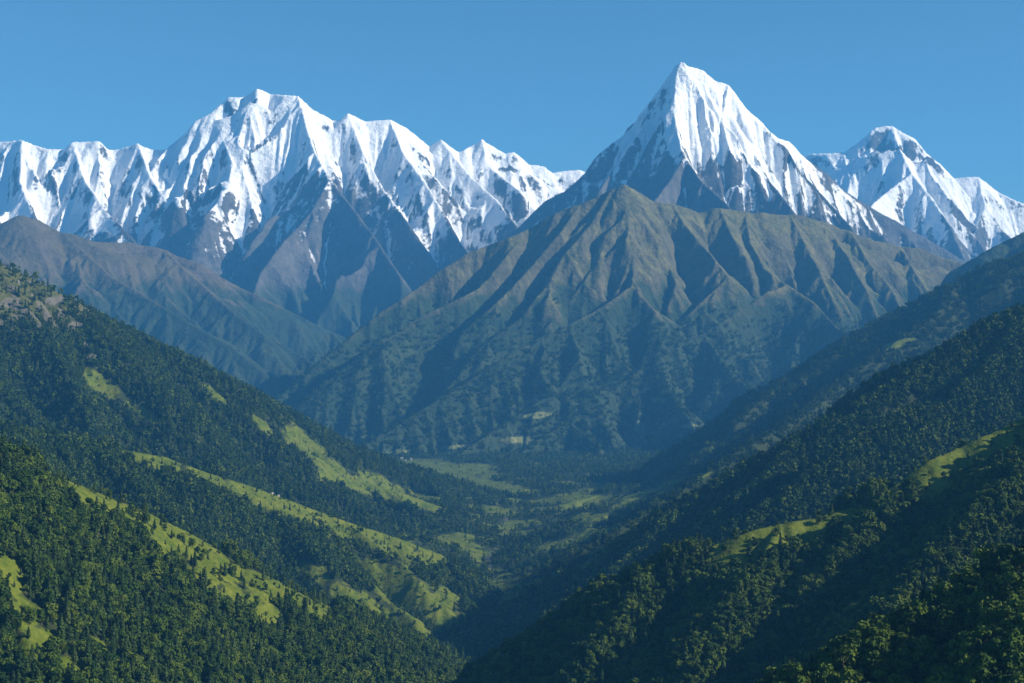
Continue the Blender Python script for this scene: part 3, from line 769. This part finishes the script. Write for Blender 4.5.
def quads_mesh(name, C, N, S, rng, mat, aspect=.75):
    """leaf clumps: one bent quad each, centre C, facing N, size S"""
    n = len(C)
    N = N / (np.linalg.norm(N, axis=1, keepdims=True) + 1e-9)
    ref = rng.normal(size=(n, 3)); U = np.cross(N, ref); U /= np.linalg.norm(U, axis=1, keepdims=True) + 1e-9
    Vv = np.cross(N, U)
    s = S[:, None]
    bend = N * s * .25
    P = np.stack([C - U * s - Vv * s * aspect - bend, C + U * s - Vv * s * aspect + bend * .3, C + U * s + Vv * s * aspect - bend, C - U * s + Vv * s * aspect + bend * .3], 1)
    P += rng.normal(size=P.shape) * s[:, None] * .18
    me = bpy.data.meshes.new(name)
    me.from_pydata(P.reshape(-1, 3).tolist(), [], np.arange(4 * n).reshape(-1, 4).tolist())
    me.materials.append(mat)
    return me

def broad_crown(rng, H, W, n, size):
    """centres, facings and sizes of the clumps of an uneven round crown on lumps"""
    lumps = []
    for k in range(rng.randint(9, 14)):
        a = rng.rand() * 6.283; h = rng.uniform(.3, .95); rad = W * .5 * (1 - ((h - .5) / .62) ** 2) * rng.uniform(.3, .8)
        lumps.append((rad * math.cos(a), rad * math.sin(a), H * h, W * rng.uniform(.16, .28)))
    lumps.append((0, 0, H * .84, W * .22))
    C, N, S = [], [], []
    per = n // len(lumps)
    for lx, ly, lz, lr in lumps:
        d = rng.normal(size=(per, 3)); d /= np.linalg.norm(d, axis=1, keepdims=True)
        d[:, 2] = np.abs(d[:, 2]) * np.where(rng.rand(per) < .78, 1, -1)
        r = lr * rng.uniform(.72, 1.1, size=(per, 1))
        C.append(np.array([lx, ly, lz]) + d * r * np.array([1, 1, .85])); N.append(d + rng.normal(size=d.shape) * .35); S.append(size * rng.uniform(.6, 1.25, per))
    return np.concatenate(C), np.concatenate(N), np.concatenate(S)

def needle_crown(rng, H, W, n, size):
    h = rng.uniform(.1, 1.0, n) ** .85
    lev = np.floor(h * 11) / 11 + rng.uniform(0, .05, n)
    a = rng.rand(n) * 6.283
    prof = (1 - lev) ** .8 * (.75 + .35 * np.sin(lev * 70 + 3 * np.sin(a * 2 + rng.rand() * 6))) + .04
    r = W * .5 * prof * rng.uniform(.55, 1.08, n)
    C = np.stack([r * np.cos(a), r * np.sin(a), H * np.clip(lev, .08, 1.0)], 1)
    N = np.stack([np.cos(a) * .8, np.sin(a) * .8, np.full(n, .75)], 1) + rng.normal(size=(n, 3)) * .3
    return C, N, size * rng.uniform(.6, 1.2, n) * (1.15 - .6 * lev)

def trunk_mesh(name, H, rng, limbs=4, lean=.02):
    vs, fs = [], []
    def tube(p, q, r0, r1, k=6):
        p, q = np.array(p, float), np.array(q, float); d = q - p; d /= np.linalg.norm(d)
        u = np.cross(d, [.3, .9, .2]); u /= np.linalg.norm(u); w = np.cross(d, u); b = len(vs)
        for c, r in ((p, r0), (q, r1)):
            for j in range(k):
                t = 6.283 * j / k; vs.append(tuple(c + r * (math.cos(t) * u + math.sin(t) * w)))
        for j in range(k): fs.append((b + j, b + (j + 1) % k, b + k + (j + 1) % k, b + k + j))
    dx, dy = rng.uniform(-lean, lean, 2) * H
    tube((0, 0, -1.5), (dx * .4, dy * .4, H * .4), H * .020 + .12, H * .014)
    tube((dx * .4, dy * .4, H * .4), (dx, dy, H * .86), H * .014, H * .003)
    for k in range(limbs):
        a = 6.283 * k / limbs + rng.rand(); h = rng.uniform(.35, .6)
        tube((dx * h, dy * h, H * h), (dx * h + H * .2 * math.cos(a), dy * h + H * .2 * math.sin(a), H * (h + .17)), H * .008, H * .003, 5)
    me = bpy.data.meshes.new(name); me.from_pydata(vs, [], fs); me.materials.append(M_bark)
    return me

def join_meshes(name, items, mats):
    """items: (mesh, offset, scale, material index)"""
    vs, fs, mi = [], [], []
    for me, off, sc, k in items:
        b = len(vs)
        vs += [(v.co.x * sc + off[0], v.co.y * sc + off[1], v.co.z * sc + off[2]) for v in me.vertices]
        fs += [tuple(b + i for i in p.vertices) for p in me.polygons]; mi += [k] * len(me.polygons)
    o = bpy.data.meshes.new(name); o.from_pydata(vs, [], fs)
    for m in mats: o.materials.append(m)
    o.polygons.foreach_set('material_index', np.array(mi, np.int32))
    return o

# kinds of tree at hand size; every tree is one of these, turned and scaled
rngT = np.random.RandomState(123)
KINDS = []          # (category name, crown mesh, trunk mesh, height)
for k in range(6):
    H = (21, 19, 24, 17, 22, 26)[k]; W = (15, 16, 14, 14, 18, 13)[k]
    C, N, S = broad_crown(rngT, H, W, 640, 1.1)
    KINDS.append(('broadleaf_tree', quads_mesh('broadleaf_crown', C, N, S, rngT, M_leaf), trunk_mesh('broadleaf_trunk', H, rngT), H))
for k in range(5):
    H = (30, 27, 33, 24, 29)[k]; W = (12, 13, 12.5, 10.5, 14)[k]
    C, N, S = needle_crown(rngT, H, W, 560, 1.3)
    KINDS.append(('conifer_tree', quads_mesh('conifer_crown', C, N, S, rngT, M_needle), trunk_mesh('conifer_trunk', H, rngT, 0, .005), H))
wood_protos = bpy.data.collections.new('forest_kinds')       # never linked to the scene itself
def proto(name, me):
    o = bpy.data.objects.new(name, me); wood_protos.objects.link(o); return o
for k, (cat, cr, tr, H) in enumerate(KINDS):
    proto('a_%02d' % k, join_meshes('tree', [(cr, (0, 0, 0), 1, 0), (tr, (0, 0, 0), 1, 1)], [cr.materials[0], M_bark]))
LO = []
for k in range(4):
    C, N, S = broad_crown(rngT, 20 + 2 * k, 14 + k, 110, 2.1); LO.append((quads_mesh('far_crown', C, N, S, rngT, M_leaf), 0))
for k in range(3):
    C, N, S = needle_crown(rngT, 27 + 2 * k, 11, 80, 2.3); LO.append((quads_mesh('far_crown', C, N, S, rngT, M_needle), 1))
for k, (me, i) in enumerate(LO): proto('b_%02d' % k, join_meshes('tree', [(me, (0, 0, 0), 1, 0)], [me.materials[0]]))
for k in range(6):                                           # small stands of far trees
    it = []
    for j in range(7):
        me, i = LO[rngT.randint(7)]; a = rngT.rand() * 6.283; r = 17 * math.sqrt(rngT.rand())
        it.append((me, (r * math.cos(a), r * math.sin(a), -2 + rngT.uniform(-3, 1)), rngT.uniform(.6, 1.05), i))
    proto('c_%02d' % k, join_meshes('stand', it, [M_leaf, M_needle]))
NA, NB_, NC = len(KINDS), len(LO), 6

def sample(T, F, x, y):
    u = (x - T.X[0, 0]) / (T.X[0, -1] - T.X[0, 0]) * (T.X.shape[1] - 1); v = (y - T.Y[0, 0]) / (T.Y[-1, 0] - T.Y[0, 0]) * (T.X.shape[0] - 1)
    i = np.clip(u.astype(int), 0, T.X.shape[1] - 2); j = np.clip(v.astype(int), 0, T.X.shape[0] - 2); fu = u - i; fv = v - j
    return (F[j, i] * (1 - fu) + F[j, i + 1] * fu) * (1 - fv) + (F[j + 1, i] * (1 - fu) + F[j + 1, i + 1] * fu) * fv

rngF = np.random.RandomState(5)
P = {k: [] for k in ('x', 'y', 'z', 'lod', 'con', 't', 'sc', 'mead')}
WOODS = [(L9, 7.4, 0, .12), (L11, 7.6, 0, .36), (L8, 7.8, 0, .15), (L7, 9, 1, .2), (L10s, 9, 1, .45), (L10, 10.5, 1, .55), (V, 13, 1, .3), (L6, 27, 2, .3), (L4, 30, 2, .4)]
for ti, (T, sp, lod, con) in enumerate(WOODS):
    xa, xb, ya, yb = T.X[0, 0], T.X[0, -1], T.Y[0, 0], T.Y[-1, 0]
    n = int((xb - xa) * (yb - ya) / sp ** 2)
    x = rngF.uniform(xa, xb, n); y = rngF.uniform(ya, yb, n)
    z = sample(T, T.Z, x, y)
    px, py = project(x, y, z)
    mg = 45 + 260 * FPX / np.maximum(y, 1)
    ok = (px > -mg) & (px < 1024 + mg) & (py < 683 + 45 + mg * .35) & (z > ground_z(x, y) - 22)
    x, y, z = x[ok], y[ok], z[ok]
    mead = sample(T, T.masks['meadow'], x, y)
    p = 1 - .93 * smooth01(mead, .08, .4)
    p *= 1 - .9 * np.clip(sample(T, T.masks['rock'], x, y) * 1.5, 0, 1)
    p *= 1 - .8 * sample(T, T.masks['heath'], x, y)
    dens = fbm(x, y, 130.0, 3, .6, 90 + ti)
    p *= np.clip(1.25 + .9 * dens, .3, 1)
    if T is L4: p *= sample(T, T.masks['forest'], x, y) * smooth01(-(z - ground_z(x, y) - 950 + 500 * dens), -250, 250)
    if T is V: p *= .55 * np.clip(.75 + 1.3 * fbm(x, y, 260.0, 3, .6, 190), .08, 1)
    keep = rngF.rand(len(x)) < p
    x, y, z, mead, dens = x[keep], y[keep], z[keep], mead[keep], dens[keep]
    P['x'].append(x); P['y'].append(y); P['z'].append(z); P['t'].append(np.full(len(x), ti)); P['lod'].append(np.full(len(x), lod)); P['mead'].append(mead)
    mix = con + .55 * fbm(x, y, 210.0, 3, .6, 130 + ti)
    P['con'].append(rngF.rand(len(x)) < mix)
    P['sc'].append((.66 + .85 * rngF.rand(len(x)) ** 1.6) * (1 - .5 * smooth01(mead, .05, .45) * (.5 + .7 * rngF.rand(len(x)))) * (1 + .3 * dens) * (1.06 if T in (L11, L8) else 1.0))
P = {k: np.concatenate(v) for k, v in P.items()}

# what the ground hides is left out (a march outwards along each bearing)
def visible(x, y, ztop, margin):
    gx, gy, gz = (np.concatenate([getattr(T, a).ravel() for T in TERRAINS]) for a in ('X', 'Y', 'Z'))
    g = (gy > 300) & (np.abs(gx / gy) < .5); gx, gy, gz = gx[g], gy[g], gz[g]
    X_ = np.concatenate([gx, x]); Y_ = np.concatenate([gy, y]); r = np.hypot(X_, Y_)
    b = np.floor((X_ / Y_ + 1) * FPX / 4).astype(np.int64)
    e = np.concatenate([(gz - CAM_Z) / np.hypot(gx, gy), np.full(len(x), -5.0)])
    r[len(gx):] -= 30
    o = np.lexsort((r, b))
    cm = np.maximum.accumulate(e[o] + b[o] * 20.0) - b[o] * 20.0
    h = np.empty(len(o)); h[o] = cm
    return (ztop - CAM_Z) / np.hypot(x, y) > h[len(gx):] - margin
vis = visible(P['x'], P['y'], P['z'] + 22 * P['sc'], .004 + 14.0 / P['y'])
P = {k: v[vis] for k, v in P.items()}
n = len(P['x'])
pick = np.where(P['lod'] == 2, NA + NB_ + rngF.randint(0, NC, n),
       np.where(P['lod'] == 1, NA + np.where(P['con'], 4 + rngF.randint(0, 3, n), rngF.randint(0, 4, n)), np.where(P['con'], 6 + rngF.randint(0, 5, n), rngF.randint(0, 6, n))))
rot = rngF.rand(n) * 6.283
print('trees', n, [int((P['t'] == k).sum()) for k in range(len(WOODS))])

# the 290 trees that show largest stand as objects of their own
kh = np.array([k[3] for k in KINDS] + [0] * 40)[np.minimum(pick, NA + 30)]
pxT, pyT = project(P['x'], P['y'], P['z'])
shown = visible(P['x'], P['y'], P['z'] + .45 * kh * P['sc'], -.0005) & (pxT > 3) & (pxT < 1021) & (pyT < 676) & (pick < NA)
size = np.where(shown, kh * P['sc'] / np.hypot(P['x'], P['y']), 0)
size = size * np.where((P['t'] == 1) & (P['mead'] > .3), 1.35, 1.0) * np.where(P['t'] == 2, .8, 1)
near = np.argsort(-size)[:290]
rest = np.ones(n, bool); rest[near] = False

def region(i):
    px, py, t = pxT[i], pyT[i], P['t'][i]; kind = 'conifer' if P['con'][i] else 'broadleaf tree'
    big = P['sc'][i] > .95
    if t == 0:
        crest = py < np.interp(px, [800, 870, 960, 1024], [702, 659, 603, 574]) + 14
        where = 'on the skyline of the nearest dark slope, bottom right corner' if crest else 'on the face of the nearest dark slope, bottom right corner'
        g = 'trees of the bottom right corner'
    elif t == 1 and P['mead'][i] > .3:
        where = ('on the open meadow at the bottom left edge' if px < 90 and py > 550 else 'on the long bright meadow below the left ridge' if py < 545 or px > 160 else 'in the small clearing at the bottom left')
        where = 'standing alone ' + where; g = 'lone trees on the near left meadows'
    elif t == 1:
        where = ('in the wood at the left edge below the upper meadow' if px < 120 and py < 570 else 'in the wood in the bottom left corner' if px < 140 else
                 'in the wood below the long bright meadow, left of centre' if px < 280 else 'at the lower end of the near left wood towards the gorge')
        g = 'trees of the near left wood'
    else:
        where = 'on the shaded slope under the right meadow ridge'; g = 'trees under the right meadow ridge'
    return ('%s %s %s %s' % ('tall' if big else 'small', 'dark' if P['con'][i] else 'round green', kind, where), g)

for i in near:
    cat, crown, trunk, H = KINDS[pick[i]]
    e = bpy.data.objects.new(cat, None); scene.collection.objects.link(e)
    e.empty_display_size = 2.0
    e.location = (P['x'][i], P['y'][i], P['z'][i]); e.rotation_euler = (0, 0, rot[i]); e.scale = (P['sc'][i],) * 3
    lab, g = region(i)
    tag(e, lab, 'tree', g)
    for nm, me in (('crown', crown), ('trunk', trunk)):
        c = bpy.data.objects.new(nm, me); c.parent = e; scene.collection.objects.link(c)

# all the others: one wood
me = bpy.data.meshes.new('forest')
co = np.stack([P['x'], P['y'], P['z']], -1)[rest].astype(np.float32)
me.vertices.add(len(co)); me.vertices.foreach_set('co', co.ravel())
for nm, typ, v in (('turn', 'FLOAT', rot), ('size', 'FLOAT', P['sc']), ('pick', 'INT', pick)):
    a = me.attributes.new(nm, typ, 'POINT'); a.data.foreach_set('value', v[rest].astype(np.int32 if typ == 'INT' else np.float32))
forest = bpy.data.objects.new('forest', me); scene.collection.objects.link(forest)
tag(forest, 'dense wood covering the slopes on both sides of the valley', 'forest', kind='stuff')
ng = bpy.data.node_groups.new('forest', 'GeometryNodeTree')
ng.interface.new_socket('Geometry', in_out='INPUT', socket_type='NodeSocketGeometry'); ng.interface.new_socket('Geometry', in_out='OUTPUT', socket_type='NodeSocketGeometry')
gi = ng.nodes.new('NodeGroupInput'); go = ng.nodes.new('NodeGroupOutput')
iop = ng.nodes.new('GeometryNodeInstanceOnPoints'); ci = ng.nodes.new('GeometryNodeCollectionInfo')
ci.inputs['Collection'].default_value = wood_protos; ci.inputs['Separate Children'].default_value = True; ci.inputs['Reset Children'].default_value = True
def named(nm, typ):
    a = ng.nodes.new('GeometryNodeInputNamedAttribute'); a.data_type = typ; a.inputs['Name'].default_value = nm; return a
aT, aS, aP = named('turn', 'FLOAT'), named('size', 'FLOAT'), named('pick', 'INT')
cx = ng.nodes.new('ShaderNodeCombineXYZ'); e2r = ng.nodes.new('FunctionNodeEulerToRotation')
ng.links.new(aT.outputs['Attribute'], cx.inputs['Z']); ng.links.new(cx.outputs[0], e2r.inputs[0])
ng.links.new(gi.outputs[0], iop.inputs['Points']); ng.links.new(ci.outputs[0], iop.inputs['Instance']); iop.inputs['Pick Instance'].default_value = True
ng.links.new(aP.outputs['Attribute'], iop.inputs['Instance Index']); ng.links.new(e2r.outputs[0], iop.inputs['Rotation']); ng.links.new(aS.outputs['Attribute'], iop.inputs['Scale'])
ng.links.new(iop.outputs[0], go.inputs[0])
md = forest.modifiers.new('forest', 'NODES'); md.node_group = ng
# ------------------------------------------------------------------ the few houses that show as pale specks
M_wall = bpy.data.materials.new('limewash'); M_wall.use_nodes = True
M_roof = bpy.data.materials.new('tin_roof'); M_roof.use_nodes = True
for m, ca, cb, sc_ in ((M_wall, (.26, .24, .20), (.42, .39, .34), .6), (M_roof, (.16, .16, .17), (.30, .30, .31), .9)):
    b_ = m.node_tree.nodes['Principled BSDF']; b_.inputs['Roughness'].default_value = .7
    t_ = nn(m.node_tree, 'ShaderNodeTexNoise'); t_.inputs['Scale'].default_value = sc_
    r_ = nn(m.node_tree, 'ShaderNodeValToRGB'); r_.color_ramp.elements[0].color = (*ca, 1); r_.color_ramp.elements[1].color = (*cb, 1)
    m.node_tree.links.new(t_.outputs[0], r_.inputs[0]); m.node_tree.links.new(r_.outputs[0], b_.inputs['Base Color'])

def house_meshes(a, b, h, g):
    w = bpy.data.meshes.new('house_wall'); x, y = a / 2, b / 2
    v = [(-x, -y, -3), (x, -y, -3), (x, y, -3), (-x, y, -3), (-x, -y, h), (x, -y, h), (x, y, h), (-x, y, h), (-x, 0, h + g), (x, 0, h + g)]
    w.from_pydata(v, [], [(0, 1, 5, 4), (2, 3, 7, 6), (1, 2, 6, 9, 5), (3, 0, 4, 8, 7)]); w.materials.append(M_wall)
    r = bpy.data.meshes.new('house_roof'); e = .7; dz = g / y * e; k = .25
    v = []
    for s in (-1, 1):
        for zz in (0, k): v += [(-x - e, s * (y + e), h - dz + zz + .05), (x + e, s * (y + e), h - dz + zz + .05), (x + e, 0, h + g + zz + .05), (-x - e, 0, h + g + zz + .05)]
    f = []
    for o in (0, 8): f += [(o, o + 1, o + 2, o + 3), (o + 4, o + 5, o + 6, o + 7), (o, o + 1, o + 5, o + 4), (o, o + 3, o + 7, o + 4), (o + 1, o + 2, o + 6, o + 5)]
    r.from_pydata(v, [], f); r.materials.append(M_roof)
    return w, r
hw, hr = house_meshes(15, 9, 6, 3)

def spot(Ts, px, py):
    best = None
    for T in Ts:
        d = np.abs(T.px - px) + np.abs(T.py - py)
        c = d < 3.0
        if c.any():
            i = np.where(c, T.Y, 1e9).argmin(); i = np.unravel_index(i, T.Y.shape)
            if best is None or T.Y[i] < best[1]: best = (T.X[i], T.Y[i], T.Z[i])
    return best
for px, py, Ts, turn, s, lab, grp in (
        (693, 428, (L4,), .4, 1.2, 'small pale house on the foot of the middle mountain, right of the valley', None),
        (273, 492, (L10s,), .9, .6, 'left one of two small pale houses on the left spur meadow', 'pair of houses on the left spur meadow'),
        (279, 494, (L10s,), .5, .55, 'right one of two small pale houses on the left spur meadow', 'pair of houses on the left spur meadow'),
        (402, 456, (V, L4, L10), .2, 1.3, 'pale house of the hamlet where the left ridge meets the valley floor', 'houses of the far hamlet'),
        (406, 459, (V, L4, L10), 1.2, 1.1, 'pale house of the hamlet where the left ridge meets the valley floor', 'houses of the far hamlet'),
        (411, 457, (V, L4, L10), .7, 1.2, 'pale house of the hamlet where the left ridge meets the valley floor', 'houses of the far hamlet'),
        (611, 470, (V, L4, L6), .5, 1.2, 'small pale house at the foot of the hazed right ridge', None)):
    q = spot(Ts, px, py)
    if q is None: continue
    e = bpy.data.objects.new('house', None); scene.collection.objects.link(e)
    e.location = (q[0], q[1], q[2]); e.rotation_euler = (0, 0, turn); e.scale = (s, s, s)
    tag(e, lab, 'house', grp)
    for nm, me_ in (('wall', hw), ('roof', hr)):
        c = bpy.data.objects.new(nm, me_); c.parent = e; scene.collection.objects.link(c)
# ------------------------------------------------------------------ the air
def make_haze():
    x0, x1, y0, y1, z0, z1 = -15800.0, 15800.0, -2800.0, 27400.0, CAM_Z - 1300.0, CAM_Z + 3900.0
    v = [(x, y, z) for z in (z0, z1) for y in (y0, y1) for x in (x0, x1)]
    f = [(0, 2, 3, 1), (4, 5, 7, 6), (0, 1, 5, 4), (2, 6, 7, 3), (0, 4, 6, 2), (1, 3, 7, 5)]
    me = bpy.data.meshes.new('haze'); me.from_pydata(v, [], f)
    m = bpy.data.materials.new('haze'); m.use_nodes = True
    nt = m.node_tree; nt.nodes.clear()
    out = nt.nodes.new('ShaderNodeOutputMaterial'); pv = nt.nodes.new('ShaderNodeVolumePrincipled')
    pv.inputs['Color'].default_value = HAZE_COLOR
    pv.inputs['Density'].default_value = HAZE_DENSITY
    pv.inputs['Anisotropy'].default_value = 0.0
    nt.links.new(pv.outputs[0], out.inputs['Volume'])
    me.materials.append(m)
    o = bpy.data.objects.new('haze', me); scene.collection.objects.link(o)
    tag(o, 'blue haze in the air between the mountains', 'haze', kind='stuff')
make_haze()
